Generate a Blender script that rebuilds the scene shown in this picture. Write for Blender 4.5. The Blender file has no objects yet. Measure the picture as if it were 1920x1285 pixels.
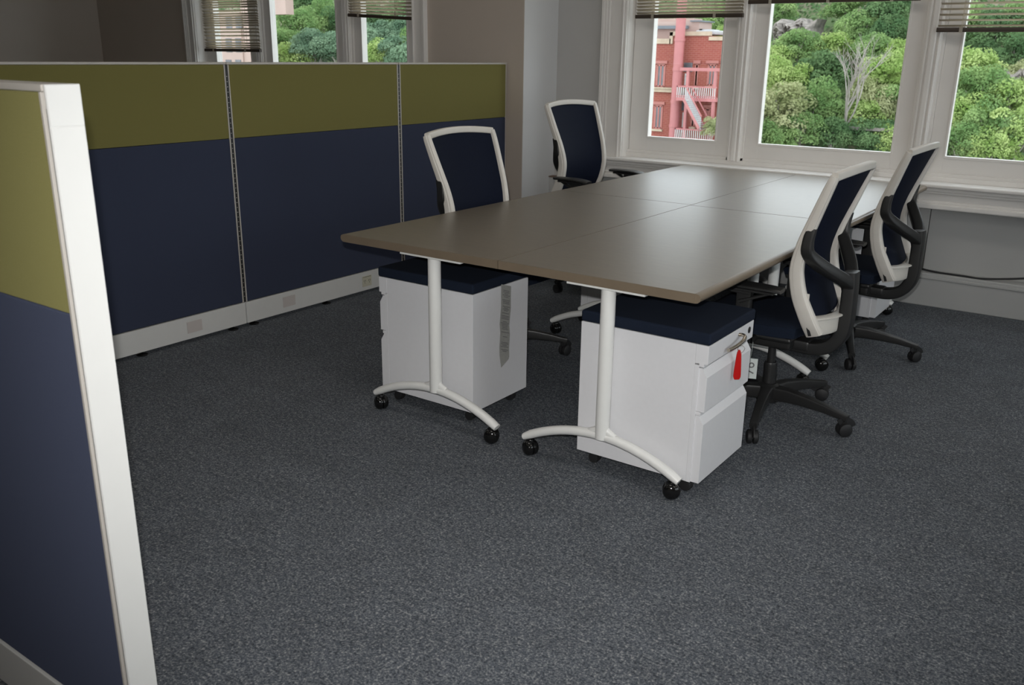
import bpy, bmesh, math, random
import numpy as np
from mathutils import Vector, Matrix
PI = math.pi
scene = bpy.context.scene
COL = scene.collection
random.seed(7)

# ------------------------------------------------------------------ camera
FPX, YAW, PITCH, ROLL, CAMH = 1681.2, .6147, -.3104, .0133, 1.4404
_cy, _sy, _cp, _sp = math.cos(YAW), math.sin(YAW), math.cos(PITCH), math.sin(PITCH)
FW = Vector((-_sy*_cp, _cy*_cp, _sp)); RT = Vector((_cy, _sy, 0)); UP = RT.cross(FW)
_c, _s = math.cos(ROLL), math.sin(ROLL)
RT, UP = RT*_c + UP*_s, UP*_c - RT*_s
CP = Vector((0, 0, CAMH))
cam_d = bpy.data.cameras.new('camera'); cam = bpy.data.objects.new('camera', cam_d); COL.objects.link(cam)
M = Matrix.Identity(4)
for i in range(3):
    M[i][0] = RT[i]; M[i][1] = UP[i]; M[i][2] = -FW[i]; M[i][3] = CP[i]
cam.matrix_world = M
cam_d.sensor_width = 23.6; cam_d.lens = FPX*23.6/1920; cam_d.clip_end = 1500; cam_d.clip_start = .05
cam_d.dof.use_dof = True; cam_d.dof.focus_distance = 3.9; cam_d.dof.aperture_fstop = 5.0
scene.camera = cam

def at(u, v, y):
    d = FW + RT*((u-960)/FPX) - UP*((v-642.5)/FPX)
    return CP + d*(y/d.y)

# ------------------------------------------------------------------ materials
def mat(name, col, rough=.5, metal=0, coat=0, spec=.5, noise=None, bump=None, sheen=0, tint=(1, 1, 1)):
    m = bpy.data.materials.new(name); m.use_nodes = True
    nt = m.node_tree; b = nt.nodes['Principled BSDF']
    b.inputs['Base Color'].default_value = (*col, 1); b.inputs['Roughness'].default_value = rough
    b.inputs['Metallic'].default_value = metal; b.inputs['Coat Weight'].default_value = coat; b.inputs['Coat Roughness'].default_value = .38
    b.inputs['Specular IOR Level'].default_value = spec
    b.inputs['Sheen Weight'].default_value = sheen; b.inputs['Sheen Tint'].default_value = (*tint, 1)
    tc = nt.nodes.new('ShaderNodeTexCoord')
    if noise:
        sc, amt, *st = noise
        mp = nt.nodes.new('ShaderNodeMapping'); mp.inputs['Scale'].default_value = st[0] if st else (1, 1, 1)
        nt.links.new(tc.outputs['Object'], mp.inputs['Vector'])
        n = nt.nodes.new('ShaderNodeTexNoise'); n.inputs['Scale'].default_value = sc; n.inputs['Detail'].default_value = 3
        nt.links.new(mp.outputs[0], n.inputs['Vector'])
        r = nt.nodes.new('ShaderNodeMapRange'); r.inputs['From Min'].default_value = .3; r.inputs['From Max'].default_value = .7
        r.inputs['To Min'].default_value = 1-amt; r.inputs['To Max'].default_value = 1+amt
        nt.links.new(n.outputs['Fac'], r.inputs['Value'])
        mx = nt.nodes.new('ShaderNodeVectorMath'); mx.operation = 'SCALE'; mx.inputs[0].default_value = col
        nt.links.new(r.outputs[0], mx.inputs['Scale']); nt.links.new(mx.outputs[0], b.inputs['Base Color'])
    if bump:
        sc, st = bump
        n = nt.nodes.new('ShaderNodeTexNoise'); n.inputs['Scale'].default_value = sc; n.inputs['Detail'].default_value = 2
        nt.links.new(tc.outputs['Object'], n.inputs['Vector'])
        bp = nt.nodes.new('ShaderNodeBump'); bp.inputs['Strength'].default_value = st; bp.inputs['Distance'].default_value = .002
        nt.links.new(n.outputs['Fac'], bp.inputs['Height']); nt.links.new(bp.outputs[0], b.inputs['Normal'])
    return m

WHITE_METAL = mat('white_powder_coat', (.72, .72, .74), .42, noise=(60, .01))
WHITE_LEG = mat('white_leg_enamel', (.74, .74, .72), .3, noise=(40, .01))
WHITE_PLASTIC = mat('warm_white_plastic', (.66, .63, .58), .4, noise=(30, .015))
CAP = mat('partition_white_trim', (.60, .60, .585), .35, noise=(20, .01))
CAPG = mat('partition_grey_trim', (.50, .47, .43), .4, noise=(20, .01))
OUTLET = mat('outlet_cover_plastic', (.50, .46, .44), .5, noise=(20, .01))
OUTLET2 = mat('outlet_ivory_plastic', (.52, .50, .40), .5, noise=(20, .01))
OLIVE = mat('olive_fabric', (.172, .156, .050), .95, spec=.2, sheen=.25, tint=(.95, .92, .42), noise=(700, .25), bump=(900, .5))
NAVYP = mat('slate_navy_fabric', (.034, .041, .070), .95, spec=.2, sheen=.13, tint=(.55, .64, 1), noise=(700, .25), bump=(900, .5))
CUSH = mat('navy_cushion_fabric', (.010, .0155, .030), .95, spec=.2, noise=(500, .35), bump=(700, .6))
MESHF = mat('navy_mesh_fabric', (.005, .008, .020), .75, spec=.12, noise=(900, .35), bump=(1200, .5))
BLACK = mat('black_plastic', (.018, .018, .018), .42, noise=(200, .1), bump=(600, .15))
GLOSSB = mat('gloss_black_plastic', (.006, .006, .006), .12, noise=(50, .1))
RUBBER = mat('caster_rubber', (.012, .012, .013), .6, noise=(90, .1))
CHROME = mat('chrome', (.62, .55, .45), .2, metal=1, noise=(30, .02))
RED = mat('red_plastic', (.45, .006, .005), .35, noise=(30, .03))
PAPER = mat('grey_paper', (.33, .33, .31), .8, noise=(120, .06))
INK = mat('dark_ink', (.15, .15, .15), .8, noise=(120, .06))
LABELW = mat('white_sticker', (.6, .64, .62), .6, noise=(20, .02))
TABLE = mat('taupe_laminate', (.125, .100, .064), .50, spec=.9, coat=.85, noise=(7, .10, (2, 9, 2)), bump=(300, .05))
TEDGE = mat('taupe_edge_band', (.175, .137, .097), .34, noise=(12, .05))
WALL = mat('warm_grey_paint', (.50, .435, .375), .6, noise=(3, .02), bump=(80, .08))
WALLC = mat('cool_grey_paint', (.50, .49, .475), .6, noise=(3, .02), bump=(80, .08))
WALL_LIT = mat('daylit_wall_paint', (.62, .62, .62), .6, noise=(3, .02), bump=(80, .08))  # lighter copy of the wall paint; daylight on the return put into colour
TRIM = mat('gloss_white_trim_paint', (.80, .775, .745), .35, noise=(5, .02), bump=(30, .012))
PANELW = mat('pale_grey_panel_paint', (.44, .44, .43), .5, noise=(4, .02))
CEIL = mat('ceiling_paint', (.6, .58, .55), .8, noise=(3, .02))
RAIL = mat('blind_rail_brown', (.055, .04, .03), .4, noise=(20, .05))
BRICKP = mat('tan_stone', (.44, .35, .26), .8, noise=(3, .1))
PINK = mat('pink_steel_paint', (.42, .155, .155), .5, noise=(2, .05))
PALEP = mat('pale_pink_stucco', (.42, .31, .27), .8, noise=(.6, .05))
DARKROOF = mat('dark_roof_felt', (.16, .18, .20), .8, noise=(1, .1))
WINFR = mat('red_brown_window_paint', (.36, .13, .11), .5, noise=(3, .05))
WINGL = mat('dark_building_glass', (.10, .10, .11), .15, noise=(1, .4))
WHITEX = mat('white_exterior_paint', (.55, .55, .54), .5, noise=(3, .03))
GREYX = mat('grey_metal_unit', (.42, .43, .44), .5, noise=(2, .1))
BARK = mat('grey_bark', (.34, .31, .28), .9, noise=(3, .2))
CORD = mat('black_cable', (.02, .02, .022), .45, noise=(50, .1))
BOXTOP = mat('brown_wood_ledge', (.16, .10, .075), .5, noise=(20, .1))

def fill_lamp(name, strength):  # emissive material for the added ceiling panels
    m = bpy.data.materials.new(name); m.use_nodes = True; e = m.node_tree.nodes['Principled BSDF']; e.inputs['Base Color'].default_value = (.7, .7, .7, 1)
    e.inputs['Emission Color'].default_value = (1, .93, .85, 1); e.inputs['Emission Strength'].default_value = strength; return m
FILL_ON, FILL_DIM, FILL_OFF = fill_lamp('fill_diffuser_lit', 4.5), fill_lamp('fill_diffuser_dim', 1.6), fill_lamp('fill_diffuser_off', 0)
def nodes_of(m):
    return m.node_tree.nodes, m.node_tree.links

# carpet: fine salt-and-pepper loop pile
CARPET = mat('flecked_blue_grey_carpet', (.1, .1, .1), .95)
N, L = nodes_of(CARPET); b = N['Principled BSDF']
tc = [n for n in N if n.type == 'TEX_COORD'][0]
n1 = N.new('ShaderNodeTexNoise'); n1.inputs['Scale'].default_value = 150; n1.inputs['Detail'].default_value = 3; n1.inputs['Roughness'].default_value = .7
n2 = N.new('ShaderNodeTexNoise'); n2.inputs['Scale'].default_value = 9; n2.inputs['Detail'].default_value = 3
n3 = N.new('ShaderNodeTexNoise'); n3.inputs['Scale'].default_value = 60; n3.inputs['Detail'].default_value = 2
for n in (n1, n2, n3): L.new(tc.outputs['Object'], n.inputs['Vector'])
ad = N.new('ShaderNodeMath'); ad.operation = 'MULTIPLY_ADD'; ad.inputs[1].default_value = .35
L.new(n3.outputs['Fac'], ad.inputs[0]); L.new(n1.outputs['Fac'], ad.inputs[2])
cr = N.new('ShaderNodeValToRGB'); e = cr.color_ramp.elements
e[0].position = .50; e[0].color = (.018, .023, .030, 1); e[1].position = .90; e[1].color = (.33, .33, .325, 1)
k = cr.color_ramp.elements.new(.66); k.color = (.068, .078, .095, 1)
k = cr.color_ramp.elements.new(.76); k.color = (.135, .144, .156, 1)
L.new(ad.outputs[0], cr.inputs[0])
mr = N.new('ShaderNodeMapRange'); mr.inputs['From Min'].default_value = .3; mr.inputs['From Max'].default_value = .7
mr.inputs['To Min'].default_value = .88; mr.inputs['To Max'].default_value = 1.12
L.new(n2.outputs['Fac'], mr.inputs['Value'])
sc_ = N.new('ShaderNodeVectorMath'); sc_.operation = 'SCALE'; L.new(cr.outputs[0], sc_.inputs[0]); L.new(mr.outputs[0], sc_.inputs['Scale'])
L.new(sc_.outputs[0], b.inputs['Base Color'])
bp = N.new('ShaderNodeBump'); bp.inputs['Strength'].default_value = .6; bp.inputs['Distance'].default_value = .003
L.new(ad.outputs[0], bp.inputs['Height']); L.new(bp.outputs[0], b.inputs['Normal'])

# window glass: thin pane
GLASS = bpy.data.materials.new('thin_window_glass'); GLASS.use_nodes = True
N, L = nodes_of(GLASS); N.clear()
o_ = N.new('ShaderNodeOutputMaterial'); mx = N.new('ShaderNodeMixShader'); t_ = N.new('ShaderNodeBsdfTransparent'); g_ = N.new('ShaderNodeBsdfGlossy')
t_.inputs[0].default_value = (.95, .97, .96, 1); g_.inputs['Roughness'].default_value = .02; mx.inputs[0].default_value = .05
L.new(t_.outputs[0], mx.inputs[1]); L.new(g_.outputs[0], mx.inputs[2]); L.new(mx.outputs[0], o_.inputs[0])

# blind slats: thin cream vinyl, lets some daylight through
SLAT = bpy.data.materials.new('cream_blind_slat'); SLAT.use_nodes = True
N, L = nodes_of(SLAT); N.clear()
o_ = N.new('ShaderNodeOutputMaterial'); mx = N.new('ShaderNodeMixShader'); d_ = N.new('ShaderNodeBsdfDiffuse'); t_ = N.new('ShaderNodeBsdfTranslucent')
d_.inputs[0].default_value = (.66, .62, .54, 1); t_.inputs[0].default_value = (.68, .61, .50, 1); mx.inputs[0].default_value = .5
L.new(d_.outputs[0], mx.inputs[1]); L.new(t_.outputs[0], mx.inputs[2]); L.new(mx.outputs[0], o_.inputs[0])

def leaf_mat(name, c1, c2):
    m = bpy.data.materials.new(name); m.use_nodes = True
    N, L = nodes_of(m); N.clear()
    o_ = N.new('ShaderNodeOutputMaterial'); mx = N.new('ShaderNodeMixShader'); d_ = N.new('ShaderNodeBsdfDiffuse'); t_ = N.new('ShaderNodeBsdfTranslucent')
    tc = N.new('ShaderNodeTexCoord'); nz = N.new('ShaderNodeTexNoise'); nz.inputs['Scale'].default_value = 1.1; nz.inputs['Detail'].default_value = 4
    L.new(tc.outputs['Object'], nz.inputs['Vector'])
    cr = N.new('ShaderNodeValToRGB'); cr.color_ramp.elements[0].position = .35; cr.color_ramp.elements[1].position = .68
    cr.color_ramp.elements[0].color = (*c1, 1); cr.color_ramp.elements[1].color = (*c2, 1)
    L.new(nz.outputs['Fac'], cr.inputs[0]); L.new(cr.outputs[0], d_.inputs[0]); L.new(cr.outputs[0], t_.inputs[0])
    mx.inputs[0].default_value = .35
    L.new(d_.outputs[0], mx.inputs[1]); L.new(t_.outputs[0], mx.inputs[2]); L.new(mx.outputs[0], o_.inputs[0])
    return m
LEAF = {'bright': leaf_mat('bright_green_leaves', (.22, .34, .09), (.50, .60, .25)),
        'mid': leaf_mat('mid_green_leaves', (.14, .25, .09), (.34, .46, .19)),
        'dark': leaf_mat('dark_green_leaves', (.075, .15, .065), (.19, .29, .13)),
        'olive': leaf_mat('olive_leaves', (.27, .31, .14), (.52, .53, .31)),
        'blue': leaf_mat('hazy_bluish_leaves', (.11, .19, .12), (.26, .37, .24))}  # last entry: outdoor haze put into the leaf colour

# brick of the building outside
BRICK = mat('red_brick', (.45, .12, .08), .85)
N, L = nodes_of(BRICK); b = N['Principled BSDF']; tc = [n for n in N if n.type == 'TEX_COORD'][0]
mp = N.new('ShaderNodeMapping'); mp.inputs['Rotation'].default_value = (PI/2, 0, 0); L.new(tc.outputs['Object'], mp.inputs['Vector'])
br = N.new('ShaderNodeTexBrick'); br.inputs['Scale'].default_value = 1; br.inputs['Brick Width'].default_value = .45; br.inputs['Row Height'].default_value = .16
br.inputs['Mortar Size'].default_value = .012; br.inputs['Color1'].default_value = (.27, .070, .048, 1); br.inputs['Color2'].default_value = (.25, .056, .042, 1)
br.inputs['Mortar'].default_value = (.34, .16, .13, 1); L.new(mp.outputs[0], br.inputs['Vector']); L.new(br.outputs[0], b.inputs['Base Color'])

# hillside: soil, grass and bare rock
HILL = mat('hillside_soil_and_rock', (.1, .12, .05), .95)
N, L = nodes_of(HILL); b = N['Principled BSDF']; tc = [n for n in N if n.type == 'TEX_COORD'][0]
nz = N.new('ShaderNodeTexNoise'); nz.inputs['Scale'].default_value = .12; nz.inputs['Detail'].default_value = 6; L.new(tc.outputs['Object'], nz.inputs['Vector'])
cr = N.new('ShaderNodeValToRGB'); cr.color_ramp.elements[0].position = .4; cr.color_ramp.elements[1].position = .6
cr.color_ramp.elements[0].color = (.09, .14, .05, 1); cr.color_ramp.elements[1].color = (.20, .17, .12, 1)
L.new(nz.outputs['Fac'], cr.inputs[0]); L.new(cr.outputs[0], b.inputs['Base Color'])
ROCK = mat('grey_cliff_rock', (.22, .195, .175), .9, noise=(.9, .45, (1, 1, 2.2)), bump=(1.5, 1))

# ------------------------------------------------------------------ mesh helpers
def new(): return bmesh.new()
def merge(bm, b2):
    me = bpy.data.meshes.new('t'); b2.to_mesh(me); b2.free(); bm.from_mesh(me); bpy.data.meshes.remove(me)
def box(bm, lo, hi, bev=0, seg=2):
    b2 = bmesh.new(); bmesh.ops.create_cube(b2, size=1)
    c = [(a+b)/2 for a, b in zip(lo, hi)]; s = [abs(b-a) for a, b in zip(lo, hi)]
    for v in b2.verts: v.co = Vector((c[0]+v.co.x*s[0], c[1]+v.co.y*s[1], c[2]+v.co.z*s[2]))
    if bev: bmesh.ops.bevel(b2, geom=b2.edges[:], offset=bev, segments=seg, profile=.5, affect='EDGES')
    merge(bm, b2); return bm
def rings(bm, rs, closed=False, caps=True):
    vs = [[bm.verts.new(p) for p in r] for r in rs]; n = len(rs[0])
    m = len(rs)
    for i in range(m if closed else m-1):
        a, b = vs[i], vs[(i+1) % m]
        for j in range(n): bm.faces.new((a[j], a[(j+1) % n], b[(j+1) % n], b[j]))
    if caps and not closed:
        bm.faces.new(vs[0][::-1]); bm.faces.new(vs[-1])
    return bm
def lathe(bm, prof, seg=24, c=(0, 0, 0), axis='z'):
    rs = []
    for r, h in prof:
        ring = []
        for k in range(seg):
            a = 2*PI*k/seg; x, y = r*math.cos(a), r*math.sin(a)
            p = {'z': (x, y, h), 'x': (h, x, y), 'y': (y, h, x)}[axis]
            ring.append((p[0]+c[0], p[1]+c[1], p[2]+c[2]))
        rs.append(ring)
    return rings(bm, rs)
def frames(path, up):
    P = [Vector(p) for p in path]; out = []
    for i, p in enumerate(P):
        t = (P[min(i+1, len(P)-1)] - P[max(i-1, 0)]).normalized()
        s = t.cross(Vector(up)); s = s.normalized() if s.length > 1e-5 else Vector((0, 1, 0))
        out.append((p, t, s, s.cross(t).normalized()))
    return out
def sweep(bm, path, wh, up=(0, 0, 1), n=12, sq=.35, closed=False):
    """sweep a rounded-rectangle (superellipse) section; wh = (half width, half height) or a list"""
    if not isinstance(wh, list): wh = [wh]*len(path)
    rs = []
    for (p, t, s, u), (w, h) in zip(frames(path, up), wh):
        ring = []
        for k in range(n):
            a = 2*PI*(k+.5)/n; ca, sa = math.cos(a), math.sin(a)
            ring.append(p + s*(w*math.copysign(abs(ca)**sq, ca)) + u*(h*math.copysign(abs(sa)**sq, sa)))
        rs.append(ring)
    return rings(bm, rs, closed)
def tube(bm, path, r, n=12, up=(0, 0, 1)): return sweep(bm, path, (r, r), up, n, 1)
def smooth(pts, k=6):
    P = [Vector(p) for p in pts]; out = []
    for i in range(len(P)-1):
        p0, p1, p2, p3 = P[max(i-1, 0)], P[i], P[i+1], P[min(i+2, len(P)-1)]
        for j in range(k):
            t = j/k
            out.append(.5*((2*p1)+(p2-p0)*t+(2*p0-5*p1+4*p2-p3)*t*t+(3*p1-p0-3*p2+p3)*t**3))
    return out+[P[-1]]
def obj(name, bm, m, parent=None, loc=(0, 0, 0), rz=0, smooth_=True, **props):
    bmesh.ops.recalc_face_normals(bm, faces=bm.faces)
    me = bpy.data.meshes.new(name); bm.to_mesh(me); bm.free(); me.materials.append(m)
    if smooth_:
        me.polygons.foreach_set('use_smooth', [True]*len(me.polygons))
        try: me.set_sharp_from_angle(angle=math.radians(38))
        except Exception: pass
    o = bpy.data.objects.new(name, me); COL.objects.link(o); o.parent = parent
    if smooth_: wm = o.modifiers.new('weighted_normals', 'WEIGHTED_NORMAL'); wm.keep_sharp = True
    o.location = loc; o.rotation_euler = (0, 0, rz)
    for k, v in props.items(): o[k] = v
    return o
def thing(name, label, cat, loc=(0, 0, 0), rz=0, group=None):
    o = bpy.data.objects.new(name, None); COL.objects.link(o); o.location = loc; o.rotation_euler = (0, 0, rz)
    o.empty_display_size = .1
    o['label'] = label; o['category'] = cat
    if group: o['group'] = group
    return o
def tag(o, label, cat, group=None):
    o['label'] = label; o['category'] = cat
    if group: o['group'] = group
    return o
def struct(name, bm, m, parent=None):
    o = obj(name, bm, m, parent, smooth_=False)
    if parent is None: o['kind'] = 'structure'
    return o
def copy_tree(o, parent=None):
    c = o.copy(); COL.objects.link(c); c.parent = parent
    for ch in list(o.children): copy_tree(ch, c)
    return c

# ------------------------------------------------------------------ room shell
YR, YL = 5.87, 5.435           # wall plane of the right bay, of the left bay
XL, XR, YB, ZC = -9.02, 3.2, -2.6, 3.1
struct('floor', box(new(), (XL-.2, YB-.2, -.12), (XR+.2, 6.2, 0)), CARPET)
struct('ceiling', box(new(), (XL-.2, YB-.2, ZC), (XR+.2, 6.2, ZC+.1)), CEIL)
struct('wall_left', box(new(), (XL-.15, YB, 0), (XL, YL+.3, ZC)), WALL)
b = new(); WY = [(.35, 1.95), (2.15, 3.75), (3.95, 5.55)]      # three windows added in the unseen right wall to bring in ambient daylight
box(b, (XR, YB, 0), (XR+.15, YR+.2, .75)); box(b, (XR, YB, 2.6), (XR+.15, YR+.2, ZC)); ye = YB
for y0, y1 in WY+[(YR+.2, 0)]: box(b, (XR, ye, .75), (XR+.15, y0, 2.6)); ye = y1
struct('wall_right', b, WALL)
for i, (y0, y1) in enumerate(WY):
    b = new(); ym = (y0+y1)/2
    for lo, hi in (((y0, .75), (y0+.06, 2.6)), ((y1-.06, .75), (y1, 2.6)), ((y0, .75), (y1, .83)), ((y0, 2.53), (y1, 2.6)), ((y0, 1.65), (y1, 1.71))):
        box(b, (XR+.04, lo[0], lo[1]), (XR+.10, hi[0], hi[1]), .003)
    w = struct('window_%d' % (i+7), b, TRIM); struct('glass', box(new(), (XR+.068, y0+.05, .82), (XR+.072, y1-.05, 2.54)), GLASS, w)
for x in (-7.2, -4.4, -1.6, 1.2):  # unseen ceiling panels added to raise the room's ambient light
    for y in (-.6, 1.9, 4.3):
        t = thing('ceiling_fill_light', 'added fill-light panel set flush in the ceiling, out of view', 'light', (x, y, ZC-.03), 0, 'added ceiling fill lights')
        b = new()
        for lo, hi in (((-.61, -.31), (.61, -.28)), ((-.61, .28), (.61, .31)), ((-.61, -.28), (-.58, .28)), ((.58, -.28), (.61, .28))): box(b, (lo[0], lo[1], -.01), (hi[0], hi[1], .03))
        obj('frame', b, WHITEX, t); obj('diffuser', box(new(), (-.58, -.28, 0), (.58, .28, .006)), FILL_ON if x > -2 and y > 1 else (FILL_OFF if x < -6 else FILL_DIM), t)
struct('wall_rear', box(new(), (XL-.15, YB-.15, 0), (XR+.15, YB, ZC)), WALL)

CR, SR = -1.782, 1.0; CL, SL = -6.113, .94
ZT = 2.50
jr0, jr1 = CR-1.407*SR, CR+1.407*SR
jl0, jl1 = CL-1.407*SL, CL+1.407*SL
b = new()      # wall around the right bay's window
box(b, (-3.77, YR, .745), (jr0, YR+.17, ZC)); box(b, (jr1, YR, .745), (XR, YR+.17, ZC)); box(b, (jr0, YR, ZT), (jr1, YR+.17, ZC))
box(b, (-3.77, YR, 0), (-3.45, YR+.17, .745)); box(b, (-3.45, 5.95, 0), (XR, 6.04, .745))
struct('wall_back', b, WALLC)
b = new()      # wall of the left bay with the pier's return
box(b, (XL, YL, 0), (jl0, YL+.17, ZC)); box(b, (jl1, YL, 0), (-3.77, YL+.17, ZC))
box(b, (jl0, YL, 0), (jl1, YL+.17, .745)); box(b, (jl0, YL, ZT), (jl1, YL+.17, ZC))
struct('wall_pier', b, WALL)
struct('wall_pier_return', box(new(), (-3.93, YL+.002, 0), (-3.768, YR+.17, ZC)), WALL_LIT)

wn = [0]
def window_bay(c, s, yw, tn, cw):
    X = lambda v: c+v*s
    j = 1.407
    # casing boards with a stepped moulding
    b = new()
    for sg in (-1, 1):
        x0, x1 = X(sg*j), X(sg*j)+sg*cw
        for (a0, a1, d) in ((0, .10, .022), (.10, .16, .034), (.16, .68, .018), (.68, .78, .030), (.78, .88, .036), (.88, 1., .042)):
            xa, xb = sorted((x0+(x1-x0)*a0, x0+(x1-x0)*a1))
            box(b, (xa, yw-d, .745), (xb, yw+.01, ZT+.12), .003)
    box(b, (X(-j)-cw, yw-.03, ZT), (X(j)+cw, yw+.01, ZT+.16), .004)
    struct('trim_%d' % tn, b, TRIM)
    # jamb lining and head
    b = new()
    for sg in (-1, 1):
        xa, xb = sorted((X(sg*j)+sg*.01, X(sg*j)-sg*.004)); box(b, (xa, yw-.005, .746), (xb, yw+.165, ZT))
    box(b, (X(-j), yw-.005, ZT-.01), (X(j), yw+.165, ZT+.01))
    # sloping sill, stop bead
    box(b, (X(-j), yw+.06, .745), (X(j), yw+.165, .775), .004); box(b, (X(-j), yw+.075, .77), (X(j), yw+.165, .795), .004)
    # mullions with beads between the three lights
    for sg in (-1, 1):
        xm = X(sg*.58)
        box(b, (xm-.062*s, yw+.075, .77), (xm+.062*s, yw+.165, ZT), .003)
        box(b, (xm-.045*s, yw+.055, .77), (xm+.045*s, yw+.08, ZT), .006)
        box(b, (xm-.018*s, yw+.040, .77), (xm+.018*s, yw+.06, ZT), .008)
        box(b, (xm+.026*s, yw+.046, .77), (xm+.038*s, yw+.06, ZT), .004)
        box(b, (xm-.038*s, yw+.046, .77), (xm-.026*s, yw+.06, ZT), .004)
    struct('trim_%d' % (tn+1), b, TRIM)
    for (g0, g1, f0, f1) in ((-1.253, -.733, -1.40, -.642), (-.427, .427, -.518, .518), (.733, 1.253, .642, 1.40)):
        wn[0] += 1
        b = new(); y0, y1 = yw+.09, yw+.15
        G0, G1, F0, F1 = X(g0), X(g1), X(f0), X(f1)
        zg = .893
        box(b, (F0, y0, .79), (G0, y1, ZT-.01), .003); box(b, (G1, y0, .79), (F1, y1, ZT-.01), .003)
        box(b, (G0-.002, y0, .79), (G1+.002, y1, zg), .003); box(b, (G0-.002, y0, ZT-.11), (G1+.002, y1, ZT-.01), .003)
        # glazing rebate
        for lo, hi in (((G0-.008, y0-.006, zg-.008), (G0+.004, y0+.03, ZT-.1)), ((G1-.004, y0-.006, zg-.008), (G1+.008, y0+.03, ZT-.1)),
                       ((G0, y0-.006, zg-.012), (G1, y0+.03, zg+.003))): box(b, lo, hi, .002)
        w = struct('window_%d' % wn[0], b, TRIM)
        struct('glass', box(new(), (G0-.004, yw+.118, zg-.004), (G1+.004, yw+.122, ZT-.1)), GLASS, w)
window_bay(CL, SL, YL, 1, .14)
window_bay(CR, SR, YR, 3, .192)

# stool, apron and panelling under the right window
b = new()
box(b, (-3.42, 5.774, .722), (.05, YR+.10, .746), .009, 3)
box(b, (-3.40, 5.80, .700), (.03, YR+.02, .724), .006)
box(b, (-3.39, 5.812, .686), (.02, YR+.02, .702), .005)
box(b, (-3.38, 5.835, .64), (.01, YR+.02, .69))
box(b, (-3.39, 5.818, .625), (.02, YR+.02, .645), .006)
box(b, (-3.39, 5.805, .595), (.02, YR+.02, .628), .008)
struct('trim_5', b, TRIM)
b = new()
box(b, (-3.44, 5.825, 0), (XR, 5.96, .206), .006); box(b, (-3.44, 5.818, .17), (XR, 5.83, .186), .003)
struct('baseboard_back', b, PANELW)
b = new()
for x0, x1 in ((-3.44, -2.53), (-2.526, -1.072), (-1.068, .4), (.404, 1.8), (1.804, 3.2)):
    box(b, (x0, 5.925, .206), (x1, 5.955, .62), .002)
struct('wall_panelling', b, PANELW)
w = thing('radiator_cover', 'low pale boxed cover with brown top in the corner behind the far left chair', 'cover', (-3.6, 5.83, 0))
obj('body', box(new(), (-.168, -.032, 0), (.16, .03, .556), .004), PANELW, w); obj('top', box(new(), (-.17, -.038, .5565), (.165, .03, .566), .003), BOXTOP, w)
pts = [at(1712, 500, 5.87), at(1752, 513, 5.86), at(1808, 521.5, 5.85), at(1842, 524, 5.845), at(1905, 523, 5.87), at(1950, 520, 5.92)]
tube_pts = smooth([(p.x, p.y, max(p.z, .212)) for p in pts], 6)
tag(obj('cable', tube(new(), tube_pts, .006, 8), CORD), 'black cable sagging along the ledge at the foot of the window wall', 'cable')

# ------------------------------------------------------------------ blinds
def blind(x0, x1, zb, yw, label, group, zb2=None, pitch=.021, gap=(), open_=.5, ztop=ZT-.02):
    zb2 = zb if zb2 is None else zb2
    t = thing('venetian_blind', label, 'blind', ((x0+x1)/2, yw+.028, zb), 0, group)
    hw = (x1-x0)/2; k = (zb2-zb)
    rail = new(); sweep(rail, [(-hw, 0, .012), (hw, 0, .012+k)], (.013, .013), (0, 0, 1), 12, .5); obj('bottom_rail', rail, RAIL, t)
    b = new(); z = .034; i = 0; H = ztop-zb-.04
    while z < H:
        tilt = open_+random.uniform(-.05, .05)
        dz = k*max(0, 1-z/.12)
        drop = .007 if i in gap else 0
        wv = random.uniform(-.0012, .0012)
        nx = 9; rs = []
        for q in range(nx):
            x = -hw+.004+(2*hw-.008)*q/(nx-1); zz = z+drop+dz*q/(nx-1)+wv*math.sin(q*1.3)
            up, dn = [], []
            for m_ in range(5):
                a = (m_-2)/2; y = .0125*a*math.cos(tilt); h = -.0125*a*math.sin(tilt)+.0022*(1-a*a)
                up.append((x, y, zz+h)); dn.append((x, y, zz+h-.0006))
            rs.append(up+dn[::-1])
        rings(b, rs); z += pitch*(1.9 if i in gap else 1); i += 1
    obj('slats', b, SLAT, t)
    for f in (-.72, -.02, .70) if hw > .5 else (-.66, .5):
        c = new(); x = f*hw
        for y in (-.013, .013): box(c, (x-.001, y-.0008, .01), (x+.001, y+.0008, H+.01))
        box(c, (x-.009, -.016, -.003), (x+.009, -.0125, .028))
        obj('ladder_cord', c, SLAT, t)
    obj('head_rail', box(new(), (-hw, -.016, H), (hw, .018, H+.04), .003), SLAT, t)
    return t
G1, G2 = 'venetian blinds of the right window', 'venetian blinds of the left window'
blind(-3.145, -2.365, 1.693, YR, 'cream slatted blind above the view of the red brick building', G1, pitch=.0205, open_=.55)
blind(-2.335, -1.298, 1.772, YR, 'cream blind drawn highest, its rail just showing over the bare tree view', G1, pitch=.0205)
blind(-1.185, -.42, 1.598, YR, 'cream blind with sparse wide-open slats at the right edge', G1, pitch=.030, open_=.4)
blind(-7.37, -6.60, 1.437, YL, 'cream blind drawn lowest, with uneven gaps, behind the green partition', G2, gap=(3, 4, 6, 13), pitch=.0195, open_=.55)
blind(-5.50, -4.815, 1.717, YL, 'cream blind with a tilted brown bottom rail beside the pier', G2, zb2=1.682, pitch=.0205, open_=.6)

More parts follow.
